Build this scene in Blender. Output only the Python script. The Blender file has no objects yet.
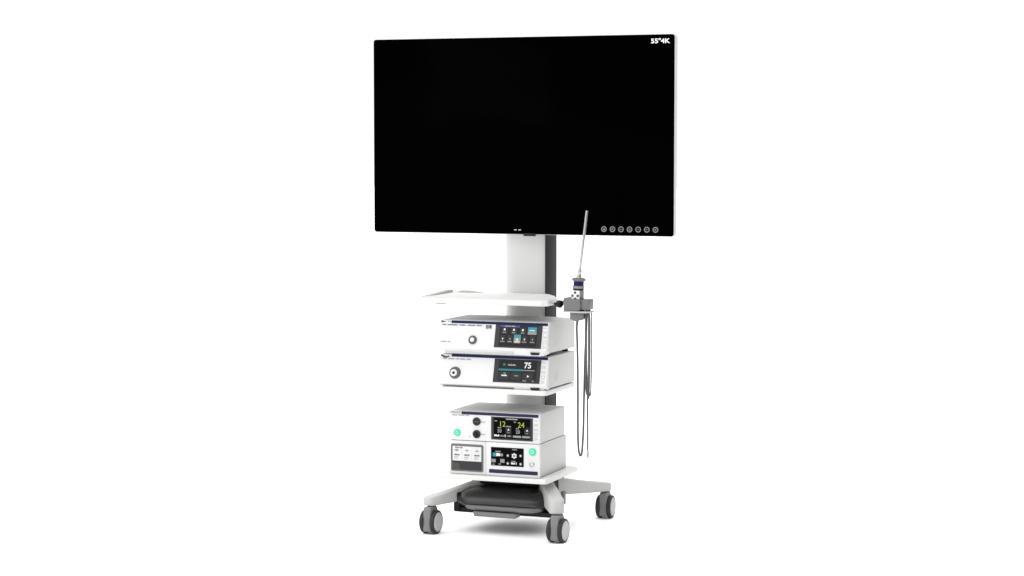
import bpy, bmesh, math
from mathutils import Vector, Matrix

S = bpy.context.scene
COL = S.collection
PI = math.pi

# ------------------------------------------------------------------ materials
def mat(name, color, rough=0.45, metal=0.0, spec=0.5, bump=0.0, bscale=400.0, emit=None, estr=0.0, coat=0.0, rvar=0.06):
    m = bpy.data.materials.new(name); m.use_nodes = True
    nt = m.node_tree; b = nt.nodes['Principled BSDF']
    b.inputs['Base Color'].default_value = (*color, 1)
    b.inputs['Metallic'].default_value = metal
    b.inputs['Specular IOR Level'].default_value = spec
    b.inputs['Coat Weight'].default_value = coat
    b.inputs['Coat Roughness'].default_value = 0.08
    tc = nt.nodes.new('ShaderNodeTexCoord')
    n = nt.nodes.new('ShaderNodeTexNoise'); n.inputs['Scale'].default_value = 14; n.inputs['Detail'].default_value = 5
    nt.links.new(tc.outputs['Object'], n.inputs['Vector'])
    r = nt.nodes.new('ShaderNodeMapRange')
    r.inputs['To Min'].default_value = max(0.02, rough - rvar); r.inputs['To Max'].default_value = min(1, rough + rvar)
    nt.links.new(n.outputs['Fac'], r.inputs['Value']); nt.links.new(r.outputs['Result'], b.inputs['Roughness'])
    if bump > 0:
        n2 = nt.nodes.new('ShaderNodeTexNoise'); n2.inputs['Scale'].default_value = bscale; n2.inputs['Detail'].default_value = 2
        nt.links.new(tc.outputs['Object'], n2.inputs['Vector'])
        bp = nt.nodes.new('ShaderNodeBump'); bp.inputs['Strength'].default_value = bump; bp.inputs['Distance'].default_value = 0.0006
        nt.links.new(n2.outputs['Fac'], bp.inputs['Height']); nt.links.new(bp.outputs['Normal'], b.inputs['Normal'])
    if emit:
        b.inputs['Emission Color'].default_value = (*emit, 1); b.inputs['Emission Strength'].default_value = estr
    return m

M = {}
M['paint'] = mat('powder_coat', (.5, .5, .495), .5, bump=.15, spec=.35)
M['cart'] = mat('cart_paint', (.58, .58, .57), .45, bump=.12, spec=.35)
M['column'] = mat('column_paint', (.53, .53, .525), .45, bump=.1, spec=.35)
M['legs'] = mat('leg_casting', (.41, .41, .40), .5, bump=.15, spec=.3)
M['case'] = mat('sheet_metal_case', (.47, .47, .463), .5, bump=.2, spec=.3)
M['panel'] = mat('moulded_front', (.57, .57, .57), .38, spec=.35)
M['channel'] = mat('cable_channel', (.009, .009, .009), .6, spec=.15)
M['black'] = mat('black_plastic', (.007, .007, .007), .45, spec=.2)
M['glass'] = mat('display_glass', (.0002, .0002, .0002), .12, spec=.003, rvar=.01)
M['bezel'] = mat('bezel', (.03, .031, .033), .45, spec=.15)
M['lcd'] = mat('lcd', (.010, .010, .011), .35, spec=.1, emit=(.02, .02, .022), estr=.4)
M['lcdblack'] = mat('lcd_black', (.0015, .0015, .0015), .3, spec=.03)
M['navy'] = mat('navy_strip', (.005, .008, .05), .5, spec=.15)
M['navy2'] = mat('slate_strip', (.018, .018, .05), .5, spec=.15)
M['ink'] = mat('grey_ink', (.12, .12, .12), .6)
M['inklight'] = mat('light_ink', (.24, .24, .24), .6)
M['lettergrey'] = mat('letter_grey', (.42, .42, .42), .6)
M['inkdark'] = mat('dark_ink', (.02, .02, .025), .6)
M['tyre'] = mat('tyre_rubber', (.022, .022, .023), .6, spec=.25)
M['castor'] = mat('castor_plastic', (.165, .165, .165), .5, spec=.25)
M['rim'] = mat('castor_cover', (.41, .41, .41), .5, spec=.25)
M['dome'] = mat('dark_housing', (.02, .02, .02), .3, spec=.45)
M['lip'] = mat('grey_lip', (.15, .15, .145), .45, spec=.35)
M['holder'] = mat('holder_grey', (.125, .125, .125), .45, spec=.3)
M['steel'] = mat('brushed_steel', (.42, .41, .40), .36, metal=1.0)
M['ringblue'] = mat('coupler_blue', (.006, .004, .06), .4, spec=.15)
M['head'] = mat('camera_head', (.17, .17, .17), .4)
M['headwhite'] = mat('keypad_white', (.82, .82, .82), .4)
M['cable'] = mat('cable_sheath', (.06, .06, .06), .38, spec=.4)
M['cablegrey'] = mat('light_guide_sheath', (.09, .09, .088), .38, spec=.4)
M['plug'] = mat('plug', (.33, .33, .32), .45)
M['socket'] = mat('socket', (.05, .05, .05), .4)
M['teal'] = mat('ui_teal', (.01, .06, .07), .4, spec=.15, emit=(.03, .32, .40), estr=.8)
M['tealdim'] = mat('ui_tealdim', (.01, .05, .06), .4, spec=.15, emit=(.02, .20, .23), estr=.8)
M['ugrey'] = mat('ui_grey', (.05, .05, .05), .4, emit=(.25, .24, .22), estr=.9)
M['udark'] = mat('ui_dark', (.015, .015, .015), .4, spec=.1, emit=(.035, .035, .038), estr=.6)
M['uwhite'] = mat('ui_white', (.1, .1, .1), .4, emit=(.85, .85, .85), estr=.9)
M['usoft'] = mat('ui_soft', (.05, .05, .05), .4, emit=(.30, .30, .30), estr=.9)
M['unavy'] = mat('ui_navy', (.01, .01, .05), .4, emit=(.03, .03, .22), estr=.8)
M['ulime'] = mat('ui_lime', (.05, .05, .01), .4, spec=.1, emit=(.48, .55, .10), estr=.9)
M['ugreen'] = mat('ui_green', (.05, .08, .07), .4, emit=(.13, .2, .18), estr=.8)
M['glow'] = mat('power_glow', (.03, .25, .15), .4, spec=.1, emit=(.06, .60, .33), estr=.75)
M['glowdim'] = mat('power_glow_icon', (.1, .4, .3), .4, spec=.1, emit=(.30, .85, .58), estr=.8)
M['touch'] = mat('touch_mark', (.05, .05, .05), .5, emit=(.22, .22, .22), estr=.9)
M['touchwhite'] = mat('white_mark', (.7, .7, .7), .5, emit=(.8, .8, .8), estr=.2)
M['labelwhite'] = mat('label_panel', (.56, .56, .56), .4)
M['bay'] = mat('bay_grey', (.1, .1, .095), .5)
M['baydark'] = mat('bay_dark', (.03, .03, .028), .5)
M['floor'] = mat('white_floor', (.96, .96, .96), .8, spec=.1, rvar=.02)

# ------------------------------------------------------------------ mesh builder
class MB:
    def __init__(s, frame=None):
        s.bm = bmesh.new(); s.mats = []; s.f = frame or Matrix.Identity(4)
    def _mi(s, m):
        if m not in s.mats: s.mats.append(m)
        return s.mats.index(m)
    def _take(s, tmp, m, mtx=None):
        k = s._mi(m)
        for f in tmp.faces: f.material_index = k; f.smooth = True
        T = s.f @ mtx if mtx is not None else s.f
        tmp.transform(T)
        me = bpy.data.meshes.new('tmp'); tmp.to_mesh(me); tmp.free()
        s.bm.from_mesh(me); bpy.data.meshes.remove(me)
        return s
    def box(s, x0, x1, y0, y1, z0, z1, m, r=0.0, seg=2, mtx=None):
        t = bmesh.new()
        bmesh.ops.create_cube(t, size=1)
        for v in t.verts:
            v.co = Vector(((x0 + x1) / 2 + v.co.x * (x1 - x0), (y0 + y1) / 2 + v.co.y * (y1 - y0), (z0 + z1) / 2 + v.co.z * (z1 - z0)))
        if r > 0:
            bmesh.ops.bevel(t, geom=t.edges[:], offset=r, segments=seg, profile=.5, affect='EDGES', clamp_overlap=True)
        return s._take(t, m, mtx)
    def prism(s, pts, axis, a, b, m, r=0.0, seg=2, vr=0.0, vseg=5, mtx=None, only=None):
        """polygon pts extruded along axis from a to b; vr rounds the long corner edges, r the rims"""
        t = bmesh.new()
        def mk(p, h):
            return {'x': (h, p[0], p[1]), 'y': (p[0], h, p[1]), 'z': (p[0], p[1], h)}[axis]
        lo = [t.verts.new(mk(p, a)) for p in pts]; hi = [t.verts.new(mk(p, b)) for p in pts]
        n = len(pts)
        t.faces.new(lo); t.faces.new(hi)
        side = []
        for i in range(n):
            t.faces.new((lo[i], lo[(i + 1) % n], hi[(i + 1) % n], hi[i]))
        t.edges.ensure_lookup_table()
        bmesh.ops.recalc_face_normals(t, faces=t.faces[:])
        if vr > 0:
            es = []
            for i in range(n):
                if only is None or i in only:
                    e = t.edges.get((lo[i], hi[i]))
                    if e: es.append(e)
            bmesh.ops.bevel(t, geom=es, offset=vr, segments=vseg, profile=.5, affect='EDGES', clamp_overlap=True)
        if r > 0:
            es = [e for e in t.edges if len(e.link_faces) == 2 and e.calc_face_angle(0) > .9]
            bmesh.ops.bevel(t, geom=es, offset=r, segments=seg, profile=.5, affect='EDGES', clamp_overlap=True)
        return s._take(t, m, mtx)
    def lathe(s, prof, m, origin=(0, 0, 0), axis=(0, 0, 1), seg=32):
        """prof: list of (radius, height) along axis"""
        t = bmesh.new(); rings = []
        for (r, h) in prof:
            if r < 1e-6:
                rings.append([t.verts.new((0, 0, h))])
            else:
                rings.append([t.verts.new((r * math.cos(2 * PI * i / seg), r * math.sin(2 * PI * i / seg), h)) for i in range(seg)])
        for A, B in zip(rings, rings[1:]):
            if len(A) == 1 and len(B) == 1: continue
            for i in range(seg):
                j = (i + 1) % seg
                if len(A) == 1: t.faces.new((A[0], B[i], B[j]))
                elif len(B) == 1: t.faces.new((A[i], A[j], B[0]))
                else: t.faces.new((A[i], A[j], B[j], B[i]))
        bmesh.ops.recalc_face_normals(t, faces=t.faces[:])
        q = Vector((0, 0, 1)).rotation_difference(Vector(axis).normalized()).to_matrix().to_4x4()
        return s._take(t, m, Matrix.Translation(Vector(origin)) @ q)
    def disc(s, u, v, r, w, m, th=.0006, seg=24):
        return s.lathe([(0, w), (r, w), (r, w + th), (0, w + th)], m, (u, v, 0), (0, 0, 1), seg)
    def ring(s, u, v, r0, r1, w, m, th=.0006, seg=28):
        return s.lathe([(r0, w), (r1, w), (r1, w + th), (r0, w + th), (r0, w)], m, (u, v, 0), (0, 0, 1), seg)
    def rect(s, u0, u1, v0, v1, w, m, th=.0005, r=0.0):
        return s.box(u0, u1, v0, v1, w, w + th, m, r)
    def tube(s, pts, rad, m, seg=10, sub=8, ends=True):
        P = [Vector(p) for p in pts]; C = []
        for i in range(len(P) - 1):
            p0 = P[max(i - 1, 0)]; p1 = P[i]; p2 = P[i + 1]; p3 = P[min(i + 2, len(P) - 1)]
            for k in range(sub):
                q = k / sub
                C.append(.5 * ((2 * p1) + (p2 - p0) * q + (2 * p0 - 5 * p1 + 4 * p2 - p3) * q * q + (3 * p1 - p0 - 3 * p2 + p3) * q ** 3))
        C.append(P[-1])
        t = bmesh.new(); rings = []
        tan = (C[1] - C[0]).normalized(); nrm = tan.orthogonal().normalized()
        for i, c in enumerate(C):
            nt = (C[min(i + 1, len(C) - 1)] - C[max(i - 1, 0)]).normalized()
            nrm = (tan.rotation_difference(nt) @ nrm).normalized(); tan = nt
            bn = tan.cross(nrm)
            rr = rad(i / (len(C) - 1)) if callable(rad) else rad
            rings.append([t.verts.new(c + rr * (math.cos(2 * PI * k / seg) * nrm + math.sin(2 * PI * k / seg) * bn)) for k in range(seg)])
        for A, B in zip(rings, rings[1:]):
            for i in range(seg):
                t.faces.new((A[i], A[(i + 1) % seg], B[(i + 1) % seg], B[i]))
        if ends: t.faces.new(rings[0]); t.faces.new(rings[-1])
        bmesh.ops.recalc_face_normals(t, faces=t.faces[:])
        return s._take(t, m)
    def text(s, body, u, v, h, w, m, th=.0004, bold=0.0, sx=1.0, rot=0.0, align='LEFT'):
        cu = bpy.data.curves.new('txt', 'FONT'); cu.body = body; cu.size = 1.0; cu.offset = bold; cu.align_x = align
        cu.resolution_u = 3
        o = bpy.data.objects.new('txt', cu); COL.objects.link(o)
        dg = bpy.context.evaluated_depsgraph_get(); dg.update()
        me = bpy.data.meshes.new_from_object(o.evaluated_get(dg))
        t = bmesh.new(); t.from_mesh(me)
        bpy.data.objects.remove(o); bpy.data.curves.remove(cu); bpy.data.meshes.remove(me)
        k = h / .70                                       # cap height of the built-in font is about 0.7 of its size
        r = bmesh.ops.extrude_face_region(t, geom=t.faces[:])
        for e in r['geom']:
            if isinstance(e, bmesh.types.BMVert): e.co.z += th / k
        bmesh.ops.recalc_face_normals(t, faces=t.faces[:])
        mtx = Matrix.Translation((u, v, w)) @ Matrix.Rotation(rot, 4, 'Z') @ Matrix.Diagonal((k * sx, k, k, 1))
        kx = s._mi(m)
        s._take(t, m, mtx)
        return s
    def dashes(s, u0, u1, v, h, w, m, words=(4, 6, 3), gap=.25):
        """a row of tiny print too small to read: short strokes grouped like words"""
        n = sum(words); unit = (u1 - u0) / (n + gap * 4 * (len(words) - 1)); x = u0
        for k in words:
            for i in range(k):
                hh = h * 1.15 * (1.0 if (i * 7 + k) % 3 else .72)
                s.rect(x + unit * .04, x + unit * .92, v, v + hh, w, m, th=.0003); x += unit
            x += unit * gap * 4
        return s
    def build(s, name, parent=None, origin=None, sharp=32):
        me = bpy.data.meshes.new(name)
        s.bm.to_mesh(me); s.bm.free()
        for k in s.mats: me.materials.append(k)
        o = bpy.data.objects.new(name, me); COL.objects.link(o)
        me.set_sharp_from_angle(angle=math.radians(sharp))
        if parent:
            off = Vector((0, 0, 0)); p = parent
            while p: off += p.location; p = p.parent
            base = Vector(origin) if origin else off
            me.transform(Matrix.Translation(-base)); o.location = base - off; o.parent = parent
        elif origin:
            me.transform(Matrix.Translation(-Vector(origin))); o.location = origin
        return o

def thing(name, loc, label, cat, group=None):
    o = bpy.data.objects.new(name, None); COL.objects.link(o); o.location = loc; o.empty_display_size = .1
    o['label'] = label; o['category'] = cat
    if group: o['group'] = group
    return o

def face_frame(y, z, tilt=0.0):
    """local x = to the right, y = up the face, z = out of the face towards the viewer"""
    s_, c_ = math.sin(tilt), math.cos(tilt)
    return Matrix(((1, 0, 0, 0), (0, s_, -c_, y), (0, c_, s_, z), (0, 0, 0, 1)))
def side_frame(x):
    return Matrix(((0, 0, 1, x), (1, 0, 0, 0), (0, 1, 0, 0), (0, 0, 0, 1)))

# ------------------------------------------------------------------ floor
fl = MB(); fl.box(-60, 60, -60, 60, -.05, 0, M['floor']); o = fl.build('floor'); o['kind'] = 'structure'

# ------------------------------------------------------------------ cart
cart = thing('equipment_cart', (0, 0, 0), 'white wheeled medical trolley with a central column, shelves and four twin castors', 'cart')

b = MB()
# white column: rounded left front edge, dark channel set in its right flank
cp = []
for k in range(29):
    x = -.104 + k * .1835 / 28
    cp.append((x, .08 + .052 * (max(0, -x - .024) / .08) ** 2.6 + .012 * (max(0, x + .02) / .1) ** 2))
cp += [(.0795, .203), (-.104, .203)]
b.prism(cp, 'z', .13, 1.60, M['column'])
b.build('column', cart)
b = MB(); b.prism([(.078, .0835), (.0825, .0835), (.0825, .2055), (.078, .2055)], 'z', .2, 1.585, M['channel'], r=.0008)
b.build('cable_channel', cart)

# plain tray; grey strips added at left stand in for shade on its top
b = MB()
b.prism([(-.316, -.235), (-.288, -.262), (.19, -.262), (.211, -.245), (.211, -.135), (.15, -.0), (.1, .0785), (-.1, .0785), (-.316, .045)], 'z', .8785, .9005, M['cart'], r=.005, seg=3)
b.prism([(-.304, -.225), (-.28, -.25), (.182, -.25), (.2, -.238), (.2, -.14), (.14, -.01), (.09, .065), (-.09, .065), (-.304, .035)], 'z', .8995, .9022, M['cart'], r=.001)
tray = b.build('tray', cart)
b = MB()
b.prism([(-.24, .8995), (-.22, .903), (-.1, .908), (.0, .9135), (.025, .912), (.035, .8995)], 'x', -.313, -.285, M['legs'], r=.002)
b.build('tray_shade_strip', tray)
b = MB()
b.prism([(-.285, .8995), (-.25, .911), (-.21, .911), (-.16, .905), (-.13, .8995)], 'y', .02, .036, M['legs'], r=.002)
b.build('tray_shade_strip', tray)
b = MB(); b.box(-.236, -.196, -.2625, -.255, .8755, .8795, M['rim'], .0008); b.build('latch', tray)

# shelves
b = MB(); b.prism([(-.216, -.286), (.219, -.286), (.219, .047), (-.216, .047)], 'z', .5475, .566, M['cart'], r=.003, vr=.018, vseg=6)
b.box(-.06, .06, .04, .085, .535, .5475, M['cart'], .002)
b.build('middle_shelf', cart)
b = MB(); b.prism([(-.218, -.276), (.212, -.276), (.218, -.26), (.218, .075), (.2, .088), (-.2, .088), (-.226, .075), (-.226, -.25)], 'z', .2135, .2325, M['cart'], r=.004, vr=.012, vseg=4)
b.build('base_shelf', cart)

# hub and legs
b = MB(); b.prism([(-.13, -.10), (.13, -.10), (.15, .10), (.12, .215), (-.12, .215), (-.15, .10)], 'z', .172, .213, M['channel'], r=.006, vr=.02)
b.build('hub', cart)
CX, CYF, CYR = .257, -.274, .286
def leg(sx, sy):
    tip = Vector((sx * CX, CYF if sy < 0 else CYR, 0)); hub = Vector((sx * .125, .006 + sy * .06, 0))
    d = (hub - tip).normalized(); p = Vector((-d.y, d.x, 0)); L = (hub - tip).length
    t = bmesh.new(); rings = []
    st = [(-.022, .010, .113, .135), (-.019, .019, .109, .139), (-.010, .0265, .1075, .1405), (.0, .0285, .107, .1425), (.03, .0285, .1085, .147),
          (.08, .027, .110, .155), (.13, .026, .112, .164), (.18, .025, .115, .174), (L, .025, .118, .188)]
    if sx > 0 and sy < 0:
        st = [(x, w, z0, z1 + (.021 if x < .05 else .026)) for x, w, z0, z1 in st]
    for (x, w, z0, z1) in st:
        c = tip + d * x; rr = min(.007, w * .6); ring = []
        for (px, pz) in [(-w + rr, z0), (w - rr, z0), (w - rr * .3, z0 + rr * .3), (w, z0 + rr), (w * .97, z1 - rr), (w * .97 - rr * .3, z1 - rr * .3), (w * .97 - rr, z1),
                         (-w * .97 + rr, z1), (-w * .97 + rr * .3, z1 - rr * .3), (-w * .97, z1 - rr), (-w, z0 + rr), (-w + rr * .3, z0 + rr * .3)]:
            q = c + p * px; ring.append(t.verts.new((q.x, q.y, pz)))
        rings.append(ring)
    for A, B in zip(rings, rings[1:]):
        for i in range(12): t.faces.new((A[i], A[(i + 1) % 12], B[(i + 1) % 12], B[i]))
    t.faces.new(rings[0]); t.faces.new(rings[-1])
    bmesh.ops.recalc_face_normals(t, faces=t.faces[:])
    m = MB(); m._take(t, M['legs']); return m.build('leg', cart, sharp=50)
for sx in (-1, 1):
    for sy in (-1, 1): leg(sx, sy)
b = MB(); b.box(.186, .2, -.035, -.01, .098, .15, M['castor'], .003); b.build('bracket', cart)

# one castor, then three copies
b = MB(); b.lathe([(0, .092), (.012, .092), (.012, .111), (0, .111)], M['castor'], seg=20)
cast = b.build('caster', cart); cast.location = (0, 0, 0)
b = MB()
prof = [(-.039, .02), (-.034, .011), (-.018, .007), (.013, .007), (.027, .018), (.033, .046), (.03, .09), (.018, .1045), (-.03, .1045), (-.036, .099)]
b.prism(prof, 'x', -.0150, .0150, M['castor'], r=.003, seg=3)
b.build('fork', cast)
for s_ in (-1, 1):
    b = MB()
    b.lathe([(.030, .0), (.041, .0), (.0442, .002), (.0455, .006), (.0455, .0115), (.044, .0155), (.041, .0175), (.036, .0175), (.030, .015), (.030, .0)], M['tyre'], (s_ * .0135, 0, .0455), (s_, 0, 0), 40)
    ty = b.build('tyre', cast)
    b = MB()
    b.lathe([(0, .002), (.0355, .002), (.0372, .015), (.0368, .0175), (.034, .0192), (.012, .0202), (.009, .0194), (0, .0194)], M['rim'], (s_ * .0135, 0, .0455), (s_, 0, 0), 40)
    b.build('rim', cast)
first = True
for (x, y, rz) in ((-CX, CYF, -3), (CX, CYF, -2), (CX, CYR, 2), (-CX, CYR, 5)):
    if first: c = cast; first = False
    else:
        c = cast.copy(); COL.objects.link(c); c.parent = cart
        for ch in cast.children:
            k = ch.copy(); COL.objects.link(k); k.parent = c
    c.location = (x + .004, y, 0); c.rotation_euler = (0, 0, math.radians(rz))

# dark housing slung under the base
b = MB()
def loft_round(mb, x0, x1, y0, y1, rad, rings, m):
    t = bmesh.new(); R = []
    for (z, ins, bul) in rings:
        loop = []; r = max(.004, rad - ins * .5)
        X0, X1, Y0, Y1 = x0 + ins, x1 - ins, y0 + ins, y1 - ins
        for (cx, cy, a0) in ((X1 - r, Y1 - r, 0), (X0 + r, Y1 - r, 90), (X0 + r, Y0 + r, 180), (X1 - r, Y0 + r, 270)):
            for k in range(9):
                a = math.radians(a0 + k * 90 / 8)
                x, y = cx + r * math.cos(a), cy + r * math.sin(a)
                x *= 1 - max(0, y + .17) * .9
                loop.append(t.verts.new((x, y, z)))
        R.append(loop)
    n = len(R[0])
    for A, B in zip(R, R[1:]):
        for i in range(n): t.faces.new((A[i], A[(i + 1) % n], B[(i + 1) % n], B[i]))
    t.faces.new(R[0]); t.faces.new(R[-1]); bmesh.ops.recalc_face_normals(t, faces=t.faces[:])
    mb._take(t, m)
loft_round(b, -.202, .197, -.222, .075, .085, [(.100, .012, 0), (.110, .003, 0), (.119, 0, 0), (.130, .002, 0), (.142, .008, 0), (.151, .018, 0), (.158, .032, 0), (.164, .055, 0), (.168, .085, 0)], M['dome'])
hs = b.build('base_housing', cart, sharp=50)
b = MB(); b.prism([(-.192, -.186), (.22, -.186), (.165, -.02), (.13, .06), (-.14, .06)], 'z', .073, .0905, M['black'], r=.002, vr=.012)
b.prism([(-.195, -.195), (-.17, -.195), (-.14, .05), (-.17, .05)], 'z', .074, .150, M['black'], r=.006, vr=.008); b.prism([(.168, -.15), (.2, -.15), (.15, .04), (.12, .04)], 'z', .074, .14, M['black'], r=.006, vr=.008); b.build('mounting_plate', hs)
b = MB(); loft_round(b, -.158, .172, -.2285, -.02, .07, [(.0885, .016, 0), (.092, .006, 0), (.098, .001, 0), (.107, .0, 0), (.1095, .003, 0)], M['lip']); b.build('front_lip', hs, sharp=50)
b = MB(); b.prism([(-.098, .0865), (.078, .0865), (.076, .069), (-.092, .069)], 'y', -.2335, -.185, M['lip'], r=.0015); b.build('pull_tab', hs)

# ------------------------------------------------------------------ monitor
mon = thing('wall_monitor', (-.01, .08, 1.135), 'large black flat screen monitor in slim white casing on top of the trolley column', 'monitor')
mon.name = 'monitor'
x0, x1, z0, z1 = -.6305, .61, 1.1335, 1.8935
b = MB(); b.prism([(x0 - .0015, z0 - .0015), (x1 + .0035, z0 - .0015), (x1 + .0035, z1 + .0015), (x0 - .0015, z1 + .0015)], 'y', .0435, .071, M['paint'], r=.002, vr=.012, vseg=5)
b.box(-.3, .28, .07, .0795, 1.25, 1.75, M['paint'], .003)
b.build('back_shell', mon)
b = MB(); b.prism([(x0, z0), (x1, z0), (x1, z1), (x0, z1)], 'y', .040, .0445, M['glass'], r=.0012, vr=.010, vseg=5)
b.build('screen_panel', mon)
b = MB(); b.prism([(.004, 1.1375), (.054, 1.1375), (.052, 1.1262), (.006, 1.1262)], 'y', .038, .052, M['black'], r=.001)
b.build('sensor_tab', mon)
F = face_frame(.040, 0)
b = MB(F); b.text('55"4K', .5175, 1.8608, .0172, .0004, M['touchwhite'], bold=.016, sx=1.2); b.build('lettering', mon)
b = MB(F)
for (a, c) in ((-.034, -.023), (-.016, -.006)): b.rect(a, c, 1.149, 1.151, .0004, M['touchwhite'])
b.build('emblem', mon)
for i in range(7):
    u = .3336 + i * (.539 - .3336) / 6; v = 1.1582
    b = MB(F)
    b.ring(u, v, .0078, .0108, .0004, M['touch'])
    k = .0042
    if i == 0:
        b.rect(u - k, u + k, v - k, v + .001, .0004, M['touch']); b.rect(u - .001, u + .001, v, v + k, .0004, M['touch'])
    elif i == 1:
        b.rect(u - .0008, u + .0008, v - .001, v + k, .0004, M['touch']); b.ring(u, v - .001, .0026, .004, .0004, M['touch'])
    elif i == 2: b.rect(u - k, u + k, v - .001, v + .001, .0004, M['touch'])
    elif i == 3:
        b.rect(u - k, u + k, v - .0035, v - .0015, .0004, M['touch']); b.rect(u - k, u + k, v + .0005, v + .0025, .0004, M['touch'])
    elif i == 4: b.disc(u, v, .0028, .0004, M['touch'], seg=3)
    elif i == 5: b.disc(u, v, .0026, .0004, M['touch'], seg=4); b.rect(u - k, u, v - .0008, v + .0008, .0005, M['touch'])
    else:
        b.rect(u - .0028, u - .0008, v - .0035, v + .0035, .0004, M['touch']); b.rect(u + .0008, u + .0028, v - .0035, v + .0035, .0004, M['touch'])
    b.build('touch_button', mon)

# ------------------------------------------------------------------ helpers for the consoles
def screw(mb, u, v):
    mb.disc(u, v, .0028, .0, M['rim'], th=.0008, seg=14)
def vertical_word(frame, word, u, v0, v1, h, parent, m):
    """lettering running down the face: each letter turned a quarter turn clockwise"""
    b = MB(frame); n = len(word); step = (v1 - v0) / n
    for i, ch in enumerate(word):
        b.text(ch, u, v1 - (i + .5) * step + .0 , h, .0002, m, rot=-PI / 2, align='CENTER', bold=.03)
    return b.build('lettering', parent)
def frac(u0, u1, v0, v1):
    return (lambda a: u0 + (u1 - u0) * a), (lambda c: v1 - (v1 - v0) * c)

T = math.atan(.024 / .09)
def slanted_console(name, zb, z0, vtop, label, cat, plinth=False):
    """grey case with a white moulded front that leans back; the front plane starts at z0"""
    ct, st = math.cos(T), math.sin(T)
    ztop = z0 + vtop * ct; ytop = -.28 + vtop * st
    t = thing(name, (0, -.12, zb), label, cat)
    b = MB()
    b.prism([(-.25, zb + .006), (ytop + .004, ztop), (.032, ztop - .0005), (.032, zb + .004)], 'x', -.2195, .2195, M['case'], r=.003)
    b.build('case', t)
    b = MB()
    b.prism([(-.28, z0), (ytop, ztop - .002), (ytop + .006, ztop - .0012), (-.235, z0 + .02), (-.24, zb + .002), (-.264, zb + .002)], 'x', -.2215, .2165, M['panel'], r=.003, seg=3)
    fp = b.build('front_panel', t)
    for (fx, fy) in ((-.19, -.2), (.19, -.2), (.19, 0.0), (-.19, 0.0)):
        b = MB(); b.lathe([(0, zb - .0085), (.012, zb - .0085), (.013, zb + .006), (0, zb + .006)], M['black'], (fx, fy, 0), seg=20); b.build('foot', t)
    F = face_frame(-.28, z0, T)
    # blue trim strip along the top of the face
    b = MB(F); b.box(-.175, .2135, vtop - .0115, vtop - .0015, -.001, .0012, M['navy'], .0004); b.build('trim_strip', t)
    # lower right lip with the usb flap
    b = MB(); b.prism([(-.281, z0 + .004), (-.27, zb - .004), (-.24, zb - .004), (-.24, z0 + .004)], 'x', .085, .205, M['panel'], r=.002)
    if plinth: b.box(-.2, .19, -.262, -.2, zb - .0065, zb + .004, M['case'], .001)
    b.build('lower_lip', t)
    b = MB(face_frame(-.2795, zb - .003, T * -.6))
    b.prism([(.153, .0115), (.191, .0115), (.186, .003), (.158, .003)], 'z', -.004, .0022, M['black'], r=.0008)
    b.build('usb_flap', t)
    # side vents: a small patch of slots on the right flank
    b = MB(side_frame(.2195))
    for i in range(5):
        for j in range(3):
            b.rect(-.2 + j * .016, -.2 + j * .016 + .012, zb + .028 + i * .0062, zb + .028 + i * .0062 + .0028, -.0002, M['rim'], th=.0005)
    b.build('vent', t)
    return t, F

# ------------------------------------------------------------------ top console: camera unit
cam_u, F = slanted_console('camera_console', .6985, .712, .109, 'upper white console with leaning front, blue tiles on screen and a small metal socket', 'medical console', plinth=True)
b = MB(F)
b.prism([(-.218, .107), (-.196, .1025), (-.216, .099)], 'z', -.0003, .0006, M['inkdark'])
b.rect(-.19, -.184, .1015, .105, .0, M['inklight']); b.rect(-.182, -.178, .1015, .105, .0, M['inklight'])
b.build('emblem', cam_u)
b = MB(F); b.dashes(-.212, -.05, .0885, .0045, .0, M['ink'], (3, 8, 5, 6, 4)); b.build('small_print', cam_u); b = MB(F); b.dashes(-.215, -.172, .0235, .0042, .0, M['inklight'], (1, 5, 3))
b.build('small_print', cam_u)
b = MB(F)
b.box(-.033, -.010, .084, .0935, 0, .0006, M['inkdark'], .0002); b.text('4K', -.0285, .0862, .0052, .0006, M['rim'], sx=1.5)
b.dashes(-.033, -.010, .079, .003, .0, M['ink'], (4, 3)); b.build('badge', cam_u)
b = MB(F)
b.lathe([(.0165, -.001), (.0165, .004), (.014, .0065), (.0095, .0065), (.0088, .002)], M['socket'], (-.0814, .0352, 0), seg=36)
sk = b.build('camera_socket', cam_u)
b = MB(F); b.lathe([(.009, -.001), (.009, .004), (.007, .008), (.004, .0085), (0, .0085)], M['headwhite'], (-.0820, .0358, 0), seg=32); b.build('connector', sk)

def display(parent, F, quad, inner, base):
    (u0, u1, v0, v1) = quad; x, y = frac(*quad)
    b = MB(F); b.box(u0, u1, v0, v1, -.001, .002, M['bezel'], .0008)
    d = b.build('display', parent)
    b = MB(F); b.rect(x(inner[0]), x(inner[1]), y(inner[3]), y(inner[2]), .002, base, th=.0004)
    return d, b, x, y

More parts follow.
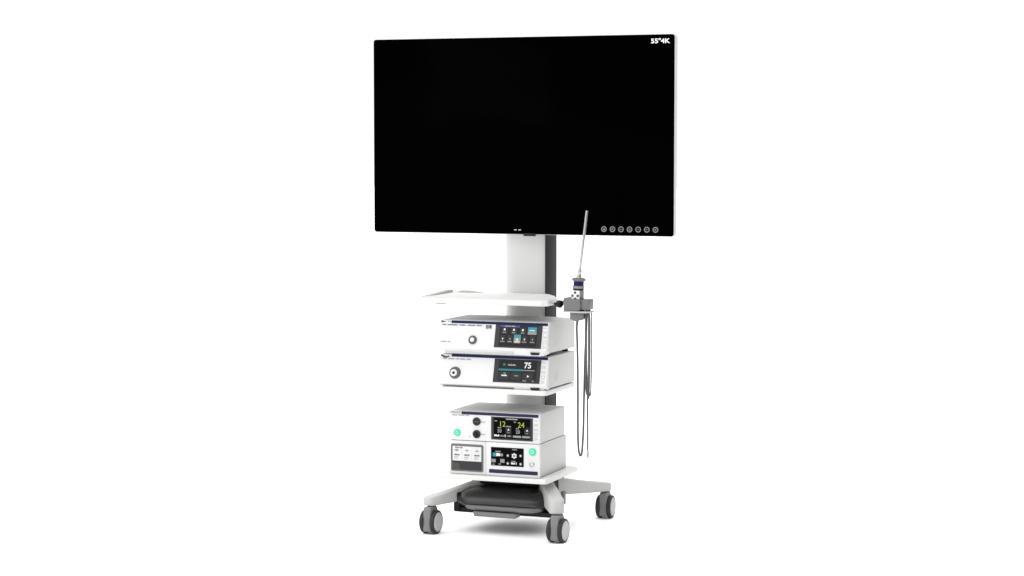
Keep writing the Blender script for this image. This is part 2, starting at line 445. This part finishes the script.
d, b, x, y = display(cam_u, F, (.0065, .194, .0105, .0972), (.1, .9, .02, .94), M['lcd'])
W1, W2, W3 = .0024, .0029, .0034
b.rect(x(.11), x(.52), y(.105), y(.025), W1, M['unavy']); b.dashes(x(.2), x(.42), y(.085), .004, W2, M['usoft'], (6, 4))
for (fx, fy) in ((.2, .2), (.40, .21), (.59, .21)):
    b.prism([(x(fx) - .004, y(fy) - .004), (x(fx) + .004, y(fy) - .004), (x(fx) + .0025, y(fy) + .0035), (x(fx) - .0025, y(fy) + .0035)], 'z', W1, W1 + .0003, M['uwhite'])
    b.dashes(x(fx) - .007, x(fx) + .007, y(fy + .15), .0028, W1, M['usoft'], (4,))
b.rect(x(.70), x(.885), y(.28), y(.08), W1, M['teal']); b.rect(x(.70), x(.885), y(.40), y(.28), W1, M['ugrey']); b.dashes(x(.73), x(.85), y(.24), .003, W2, M['uwhite'], (5,)); b.dashes(x(.73), x(.85), y(.36), .003, W2, M['usoft'], (5,))
b.rect(x(.415), x(.56), y(.56), y(.42), W1, M['teal']); b.rect(x(.415), x(.56), y(.79), y(.56), W1, M['ugrey'])
b.prism([(x(.46), y(.67)), (x(.515), y(.67)), (x(.487), y(.57))], 'z', W2, W2 + .0003, M['uwhite']); b.dashes(x(.44), x(.54), y(.75), .003, W2, M['uwhite'], (4,))
for (fx, k) in ((.175, 'uwhite'), (.33, 'usoft'), (.64, 'uwhite'), (.81, 'usoft')):
    b.prism([(x(fx) - .0035, y(.62) + .003), (x(fx) + .0035, y(.62) + .003), (x(fx), y(.62) - .004)], 'z', W1, W1 + .0003, M[k])
    b.dashes(x(fx) - .009, x(fx) + .009, y(.75), .003, W1, M['usoft'], (5,))
for fx in (.175, .33, .64, .81): b.rect(x(fx) - .010, x(fx) + .010, y(.80), y(.45), .0022, M['udark'], th=.0003)
for fx in (.2, .40, .59): b.rect(x(fx) - .012, x(fx) + .012, y(.40), y(.10 if fx > .55 else .13), .0022, M['udark'], th=.0003)
b.build('screen', d)
vertical_word(F, 'IKEDA', .1975, .008, .098, .0155, cam_u, M['lettergrey'])

# ------------------------------------------------------------------ second console: light source
lig, F = slanted_console('light_source_console', .5665, .577, .1165, 'lower white console with leaning front, a large black round port and 75 on its screen', 'medical console')
b = MB(F)
b.tube([(-.219, .1095, 0), (-.21, .106, 0), (-.197, .1025, 0), (-.185, .1065, 0)], lambda q: .0036 - .0022 * abs(q - .4), M['inkdark'], seg=6)
b.build('emblem', lig)
b = MB(F); b.dashes(-.212, -.095, .0945, .0042, .0, M['inklight'], (4, 6, 3, 5, 4)); b.build('small_print', lig)
b = MB(F); b.lathe([(.0225, -.001), (.0225, .003), (.020, .006), (.012, .0055), (.011, .0015)], M['socket'], (-.1545, .0435, 0), seg=40)
pt = b.build('light_port', lig)
b = MB(F); b.lathe([(.0135, .0005), (.0135, .0075), (.0115, .009), (.006, .009), (.0055, .004)], M['panel'], (-.1575, .0425, 0), seg=32); b.build('port_ring', pt)
b = MB(F); b.lathe([(.0062, .0005), (.0062, .006), (0, .006)], M['black'], (-.1575, .0425, 0), seg=24); b.build('port_core', pt)
d, b, x, y = display(lig, F, (.0015, .188, .0145, .1035), (.1, .92, .03, .93), M['lcd'])
b.disc(x(.22), y(.24), .0052, W1, M['tealdim'], seg=6); b.dashes(x(.30), x(.47), y(.28), .0055, W1, M['usoft'], (8,))
b.rect(x(.11), x(.62), y(.50), y(.42), W1, M['tealdim']); b.rect(x(.62), x(.88), y(.475), y(.445), W1, M['usoft'])
for (a, c) in ((.11, .35), (.38, .60), (.63, .86)): b.rect(x(a), x(c), y(.88), y(.56), W1, M['udark'])
b.dashes(x(.18), x(.30), y(.73), .0048, W2, M['uwhite'], (5,)); b.dashes(x(.21), x(.27), y(.62), .003, W2, M['usoft'], (3,)); b.dashes(x(.46), x(.54), y(.72), .003, W2, M['usoft'], (4,))
b.prism([(x(.73), y(.76)), (x(.775), y(.71)), (x(.73), y(.65))], 'z', W2, W2 + .0003, M['uwhite'])
b.dashes(x(.64), x(.72), y(.92), .003, W2, M['usoft'], (4,)); b.dashes(x(.84), x(.89), y(.92), .003, W2, M['usoft'], (2,))
b.build('screen', d)
b = MB(F); b.text('75', x(.645), y(.36), .0215, W1, M['uwhite'], bold=.02, sx=.95); b.build('numerals', d)
vertical_word(F, 'IKEDA', .1925, .012, .104, .0155, lig, M['lettergrey'])

# ------------------------------------------------------------------ third console: twin readout
ins = thing('readout_console', (0, -.12, .3615), 'white box console with green 12 and 24 readouts and two dark round knobs', 'medical console')
b = MB(); b.box(-.1815, .1835, -.252, .021, .3625, .4745, M['case'], .004); b.build('case', ins)
b = MB(); b.box(-.182, .184, -.261, -.25, .3628, .4742, M['panel'], .002); b.build('front_panel', ins)
F = face_frame(-.261, 0)
b = MB(F); b.box(-.131, .1795, .4615, .4728, -.001, .0012, M['navy2'], .0004); b.build('trim_strip', ins)
b = MB(F); b.box(-.18, -.1318, .4635, .4728, -.001, .0008, M['rim'], .0004); b.dashes(-.172, -.139, .4662, .0032, .0008, M['inklight'], (5, 4)); b.build('name_plate', ins)
b = MB(F); b.dashes(-.171, -.1, .4555, .0042, 0, M['inklight'], (6, 7, 4)); b.build('small_print', ins)
for v in (.4335, .3865):
    b = MB(F); b.dashes(-.052, -.035, v, .0035, 0, M['inklight'], (4,)); b.build('port_caption', ins)
b = MB(F); b.disc(-.099, .3775, .002, 0, M['ink'], seg=12); b.build('indicator', ins)
for (v, k) in ((.4365, 0), (.3885, 1)):
    b = MB(F); b.lathe([(.0158, -.001), (.0158, .0035), (.014, .006), (.010, .006), (.009, .0025), (0, .0025)], M['bezel'], (-.0695, v, 0), seg=36); kn = b.build('gas_port', ins)
    b = MB(F)
    if k: b.lathe([(.0075, .001), (.0075, .007), (.004, .009), (0, .009)], M['black'], (-.0715, v - .001, 0), seg=24)
    else: b.box(-.079, -.060, v - .003, v + .002, .002, .007, M['socket'], .0015)
    b.build('port_core', kn)
def power(parent, u, v, r):
    b = MB(F); b.lathe([(0, .0045), (r * .86, .0042), (r, .0025), (r, -.001)], M['glow'], (u, v, 0), seg=36); p = b.build('power_button', parent)
    b = MB(F); b.ring(u, v, r * .3, r * .48, .0045, M['glowdim']); b.rect(u - r * .07, u + r * .07, v + r * .2, v + r * .62, .0049, M['glowdim']); b.build('power_icon', p)
power(ins, -.1495, .3905, .0135)
d, b, x, y = display(ins, F, (-.0108, .157, .3715, .4585), (.065, .94, .045, .93), M['lcdblack'])
b.rect(x(.36), x(.64), y(.105), y(.055), W1, M['usoft'])
for (a, c, yy, k) in ((.09, .15, .2, 'usoft'), (.55, .60, .22, 'usoft'), (.16, .25, .49, 'usoft'), (.60, .67, .5, 'usoft'), (.37, .48, .42, 'usoft'), (.84, .93, .44, 'udark')):
    b.dashes(x(a), x(c), y(yy), .0034, W1, M[k], (4,))
b.rect(x(.355), x(.49), y(.72), y(.44), W1, M['udark']); b.rect(x(.80), x(.935), y(.74), y(.48), W1, M['udark'])
for fx in (.423, .868):
    b.prism([(x(fx) - .0042, y(.57)), (x(fx) + .0042, y(.57)), (x(fx), y(.49))], 'z', W2, W2 + .0003, M['uwhite'])
    b.rect(x(fx) - .0035, x(fx) + .0035, y(.675), y(.65), W2, M['usoft'])
b.rect(x(.07), x(.51), y(.87), y(.76), W1, M['udark']); b.dashes(x(.08), x(.20), y(.85), .006, W2, M['uwhite'], (4,)); b.dashes(x(.23), x(.32), y(.84), .003, W2, M['usoft'], (4,)); b.rect(x(.335), x(.352), y(.86), y(.76), W2, M['uwhite']); b.dashes(x(.4), x(.47), y(.84), .004, W2, M['usoft'], (3,))
b.rect(x(.53), x(.725), y(.87), y(.78), W1, M['ugrey']); b.dashes(x(.56), x(.70), y(.85), .004, W2, M['usoft'], (6,))
b.rect(x(.745), x(.935), y(.87), y(.78), W1, M['ugreen']); b.dashes(x(.77), x(.91), y(.85), .004, W2, M['usoft'], (6,))
b.build('screen', d)
b = MB(F); b.text('12', x(.19), y(.415), .0205, W1, M['ulime'], bold=.0, sx=.95); b.build('readout', d); b = MB(F); b.text('24', x(.64), y(.425), .0205, W1, M['ulime'], bold=.0, sx=.95); b.build('readout', d)
b = MB(F); b.text('50', x(.155), y(.68), .0125, W1, M['usoft'], bold=.015, sx=.95); b.build('numerals', d); b = MB(F); b.text('20', x(.595), y(.69), .0125, W1, M['usoft'], bold=.015, sx=.95); b.build('numerals', d)
vertical_word(F, 'IKEDA', .1615, .372, .458, .0155, ins, M['lettergrey'])
# ------------------------------------------------------------------ fourth console: pump with cassette bay
pmp = thing('pump_console', (0, -.12, .233), 'white box console at the bottom with a grey framed cassette bay and glowing green button', 'medical console')
b = MB(); b.box(-.181, .1835, -.252, .0385, .2335, .3612, M['case'], .004); b.build('case', pmp)
b = MB(); b.box(-.0345, .184, -.261, -.25, .2338, .3608, M['panel'], .002); b.build('front_panel', pmp)
F = face_frame(-.261, 0)
b = MB()
# bay surround: four bars round an opening
B0, B1, C0, C1 = -.1815, -.0365, .2338, .3608
b.prism([(B0, C0), (B1, C0), (B1, C1), (B0, C1)], 'y', -.2585, -.2505, M['panel'], r=.0015)
b.build('bay_surround', pmp)
F2 = face_frame(-.2585, 0)
u0, u1, v0, v1 = -.1765, -.0435, .2435, .3478
b = MB(F2)
b.prism([(u0, v0), (u1, v0), (u1, v1), (u0, v1)], 'z', -.001, .0015, M['bay'], vr=.007, vseg=4, r=.0005)
bay = b.build('cassette_bay', pmp)
b = MB(F2); b.rect(u0 + .006, u1 - .006, v0 + .006, v0 + .041, .0016, M['bezel'], th=.0006); b.prism([(u0 + .008, v0 + .008), (u0 + .04, v0 + .008), (u0 + .032, v0 + .03), (u0 + .008, v0 + .033)], 'z', .0022, .0027, M['baydark']); b.build('recess', bay)
b = MB(F2); b.box(u0 + .0085, u1 - .007, v0 + .040, v1 - .0085, .0015, .0045, M['labelwhite'], .001)
lp = b.build('instruction_panel', bay)
b = MB(F2)
b.dashes(u0 + .019, u0 + .05, v1 - .0165, .0052, .0045, M['ink'], (5, 4)); b.dashes(u0 + .013, u0 + .036, v1 - .0235, .002, .0045, M['inklight'], (7,))
for i in range(3):
    c = u0 + .026 + i * .041
    b.ring(c, v0 + .080, .0035, .0048, .0045, M['ink'], th=.0003, seg=14); b.rect(c - .009, c + .009, v0 + .0785, v0 + .0805, .0045, M['inklight'], th=.0003)
    b.dashes(c - .0115, c + .0115, v0 + .060, .0055, .0045, M['ink'], (6,)); b.dashes(c - .011, c + .007, v0 + .053, .0025, .0045, M['inklight'], (7,)); b.dashes(c - .011, c + .004, v0 + .047, .002, .0045, M['inklight'], (5,))
    if i < 2: b.rect(c + .020, c + .0206, v0 + .048, v0 + .084, .0045, M['inklight'], th=.0002)
b.build('small_print', bay)
b = MB(F); b.rect(-.037, -.0305, .2355, .3595, -.003, M['case'], th=.0034); b.build('door_seam', pmp)
d, b, x, y = display(pmp, F, (-.0115, .1205, .2728, .3432), (.015, .985, .02, .98), M['lcdblack'])
b.rect(x(.06), x(.2), y(.5), y(.30), W1, M['teal']); b.rect(x(.17), x(.28), y(.47), y(.31), W2, M['uwhite']); b.rect(x(.28), x(.37), y(.47), y(.33), W1, M['ugrey'])
b.rect(x(.14), x(.3), y(.25), y(.2), W1, M['usoft']); b.dashes(x(.65), x(.80), y(.11), .003, W1, M['usoft'], (6,))
b.rect(x(.02), x(.15), y(.82), y(.64), W1, M['ugrey']); b.rect(x(.29), x(.42), y(.82), y(.62), W1, M['ugrey'])
b.dashes(x(.05), x(.12), y(.95), .003, W1, M['usoft'], (3,)); b.dashes(x(.23), x(.31), y(.92), .003, W1, M['usoft'], (3,))
for (fx, fy) in ((.52, .42), (.91, .40), (.52, .84), (.91, .84)):
    b.disc(x(fx), y(fy), .0052, W1, M['ugrey']); b.disc(x(fx), y(fy), .0022, W2 + .0002, M['uwhite'], seg=12)
gx, gy = x(.715), y(.42)
b.ring(gx, gy, .005, .0085, W1, M['uwhite']); b.disc(gx, gy, .0022, W1, M['uwhite'], seg=12)
for k in range(6):
    a = k * PI / 3; b.box(-.002, .002, .0075, .0108, W1, W1 + .0005, M['uwhite'], mtx=Matrix.Translation((gx, gy, 0)) @ Matrix.Rotation(a, 4, 'Z'))
b.dashes(x(.63), x(.77), y(.73), .0026, W1, M['usoft'], (5,)); b.dashes(x(.62), x(.79), y(.88), .0068, W1, M['uwhite'], (4, 1))
b.build('screen', d)
power(pmp, .156, .3322, .0145)
b = MB(F); b.lathe([(.0095, -.001), (.0095, .003), (.0065, .005), (.0055, .005), (.005, .002)], M['steel'], (.153, .2845, 0), seg=28); sk = b.build('luer_socket', pmp)
b = MB(F); b.lathe([(.0055, .0), (.005, .0065), (.0025, .008), (0, .008)], M['panel'], (.1545, .2848, 0), seg=20); b.build('luer_core', sk)
b = MB(F); b.box(-.0195, .1765, .2445, .2585, -.001, .0012, M['navy2'], .0004); b.build('trim_strip', pmp)

# ------------------------------------------------------------------ instrument holder clamped to the tray
SHV = Vector((0, 0, 0)); SH = Matrix.Translation(SHV)
hol = thing('instrument_holder', (.30, -.2, .86), 'grey plastic instrument holder with black knob clamped to the right end of the tray', 'holder')
HY = -.2
b = MB(SH)
b.prism([(.268, .8625), (.326, .8625), (.334, .870), (.334, .905), (.322, .908), (.300, .906), (.290, .912), (.268, .912)], 'y', -.236, -.165, M['holder'], r=.003, seg=3)
b.build('clamp_block', hol)
b = MB(SH); b.prism([(.3335, .868), (.3655, .868), (.3655, .9065), (.338, .9065), (.3335, .9)], 'y', -.228, -.172, M['holder'], r=.003, seg=3); b.build('side_cup', hol)
b = MB(SH); b.prism([(.266, -.24), (.345, -.24), (.371, -.225), (.371, -.175), (.345, -.162), (.266, -.162)], 'z', .857, .8625, M['rim'], r=.0015); b.build('rim_plate', hol)
b = MB(SH); b.prism([(.290, .857), (.342, .857), (.344, .838), (.334, .829), (.312, .825), (.291, .832)], 'y', -.228, -.174, M['holder'], r=.003, seg=3); b.build('lower_cup', hol)
b = MB(SH); b.tube([(.205, -.2, .89), (.235, -.2, .889), (.268, -.2, .9)], .0065, M['rim'], seg=14); b.build('arm', hol)
b = MB(SH); b.lathe([(0, 0), (.006, 0), (.0125, .003), (.0145, .008), (.0145, .016), (.011, .021), (0, .022)], M['black'], (.236, -.212, .887), (.9, -.4, 0), 14); b.build('knob', hol)
b = MB(SH); b.lathe([(0, .0), (.0045, .0), (.0045, .02), (0, .02)], M['black'], (.222, -.207, .887), (.9, -.2, 0), 12); b.build('knob_shaft', hol)

# ------------------------------------------------------------------ endoscope standing in the holder
A0 = Vector((.3128, -.2, .900)); AX = Vector((.011, .0, .2475)).normalized()
TIP = A0 + Vector((.0257, 0, .2475)).normalized() * .3375; SB = A0 + AX * .084; SD = (TIP - SB).normalized()
sco = thing('endoscope', tuple(A0 + SHV), 'thin steel endoscope tube with blue coupling ring standing upright in the grey holder', 'endoscope')
def al(h): return A0 + AX * (h)
def part(name, prof, m, parent=sco, seg=32, base=None, axis=None):
    b = MB(SH); b.lathe(prof, m, tuple(base or A0), tuple(axis or AX), seg); return b.build(name, parent)
hd = part('camera_head', [(0, -.002), (.019, -.002), (.0215, .004), (.0215, .034), (.0195, .040), (0, .040)], M['head'])
b = MB(SH @ Matrix.Translation(al(.020) + Vector((-.004, -.0205, 0))) @ face_frame(0, 0))
b.box(-.0165, .0165, -.0185, .0185, -.002, .0025, M['headwhite'], .002); kp = b.build('keypad', hd)
b = MB(SH @ Matrix.Translation(al(.020) + Vector((-.004, -.0232, 0))) @ face_frame(0, 0))
for (a, c) in ((0, .0115), (0, -.0115), (.0105, 0), (-.0105, 0)): b.disc(a, c, .0054, 0, M['socket'], th=.0015, seg=16)
b.disc(0, 0, .003, 0, M['headwhite'], th=.001, seg=12)
b.build('keypad_button', kp)
part('dark_ring', [(.0, .040), (.0205, .040), (.0205, .0455), (.0, .0455)], M['channel'])
part('focus_ring', [(0, .0455), (.0195, .0455), (.0215, .048), (.0215, .054), (.0195, .056), (0, .056)], M['head'])
part('blue_ring', [(0, .056), (.0195, .056), (.0195, .073), (0, .073)], M['ringblue'])
part('coupler_flange', [(0, .073), (.021, .073), (.0268, .076), (.0268, .082), (.019, .0855), (.0, .0855)], M['holder'], seg=10)
part('light_post', [(0, 0), (.0095, 0), (.0085, .010), (.0065, .015), (.0078, .019), (.0076, .027), (.0056, .034), (0, .034)], M['steel'], seg=20, base=SB, axis=SD)
LS = (TIP - SB).length
part('shaft', [(0, 0), (.0052, 0), (.0052, LS - .0015), (.0044, LS), (0, LS)], M['steel'], seg=20, base=SB, axis=SD)
def P(x, z, y=-.2): return (x, y, z)
b = MB(SH)
b.tube([P(.312, .83), P(.3085, .80), P(.3105, .74), P(.3125, .66), P(.3135, .53), P(.314, .40), P(.3175, .337), P(.3245, .319), P(.3305, .337), P(.3355, .42), P(.3375, .53), P(.341, .68), P(.346, .80), P(.349, .862, -.205)],
       lambda q: .0056 - .0015 * min(1, q / .06), M['cable'], seg=10)
b.build('camera_cable', sco)

# second cable, coiled over the right cup of the holder
lg = thing('coiled_cable', (.355, -.2, .86), 'grey coiled cable hanging from the right side of the holder, pale plug at its end', 'cable')
b = MB(SH)
def loop(x0, x1, bot, dy, top=.87):
    xm = (x0 + x1) / 2; w = (x1 - x0) / 2
    return [P(xm, top, -.2 + dy), P(x0 + w * .3, top - .012, -.2 + dy), P(x0, top - .05, -.2 + dy), P(x0 - .001, (top + bot) / 2, -.198 + dy), P(x0 + .002, bot + .03, -.2 + dy), P(xm, bot, -.2 + dy),
            P(x1 - .002, bot + .03, -.2 + dy), P(x1 + .001, (top + bot) / 2, -.202 + dy), P(x1, top - .05, -.2 + dy), P(x1 - w * .3, top - .012, -.2 + dy), P(xm, top, -.2 + dy)]
pts = loop(.3495, .362, .535, -.006)[:-1] + loop(.3535, .3655, .545, .004)[:-1] + loop(.3475, .3595, .552, -.014)
b.tube(pts, .0026, M['cablegrey'], seg=8, sub=6)
b.build('coil', lg)
b = MB(SH); b.tube([P(.358, .60, -.215), P(.3565, .56, -.214), P(.3555, .50, -.212), P(.356, .42, -.21), P(.3562, .343, -.21)], .0034, M['cable'], seg=8); b.build('cable_tail', lg)
b = MB(SH); b.lathe([(0, 0), (.0032, 0), (.0045, .004), (.0055, .012), (.0048, .02), (.0034, .032), (0, .033)], M['plug'], (.3562, -.21, .313), (0, 0, 1), 18); b.build('plug', lg)

# ------------------------------------------------------------------ world, lamps
w = bpy.data.worlds.new('World'); S.world = w; w.use_nodes = True
nt = w.node_tree; bg = nt.nodes['Background']
tc = nt.nodes.new('ShaderNodeTexCoord'); sp = nt.nodes.new('ShaderNodeSeparateXYZ')
nt.links.new(tc.outputs['Generated'], sp.inputs[0])
def ramp(sock, f0, f1, t0, t1):
    m = nt.nodes.new('ShaderNodeMapRange'); m.interpolation_type = 'SMOOTHSTEP'
    for k, v in (('From Min', f0), ('From Max', f1), ('To Min', t0), ('To Max', t1)): m.inputs[k].default_value = v
    nt.links.new(sock, m.inputs['Value']); return m.outputs['Result']
side = ramp(sp.outputs['X'], .08, .5, 1.06, .22)      # world light set bright left and behind, dimmed right to darken right-hand sides
top = ramp(sp.outputs['Z'], .35, .75, 0.0, 1.7)        # world brightened overhead, added to light the floor evenly
ad = nt.nodes.new('ShaderNodeMath'); ad.operation = 'ADD'
nt.links.new(side, ad.inputs[0]); nt.links.new(top, ad.inputs[1])
nt.links.new(ad.outputs[0], bg.inputs['Strength']); bg.inputs['Color'].default_value = (1, 1, 1, 1)

def area(name, loc, target, size, power):
    l = bpy.data.lights.new(name, 'AREA'); l.shape = 'SQUARE'; l.size = size; l.energy = power
    o = bpy.data.objects.new(name, l); COL.objects.link(o); o.location = loc
    o.rotation_euler = (Vector(target) - Vector(loc)).to_track_quat('-Z', 'Y').to_euler(); return o
area('key_softbox', (-3.2, -5.0, 2.0), (0, 0, .8), 2.2, 45)

# ------------------------------------------------------------------ camera
cd = bpy.data.cameras.new('camera'); cam = bpy.data.objects.new('camera', cd); COL.objects.link(cam)
cam.location = (2.8999, -7.6012, 1.4842); cam.rotation_euler = (PI / 2 - .0684, 0, .3676)
cd.sensor_width = 36; cd.lens = 2109.65 / 1024 * 36; cd.clip_end = 500; cd.clip_start = .05
S.camera = cam
S.view_settings.view_transform = 'Standard'; S.view_settings.look = 'None'; S.view_settings.exposure = 0; S.view_settings.gamma = 1
S.cycles.max_bounces = 8
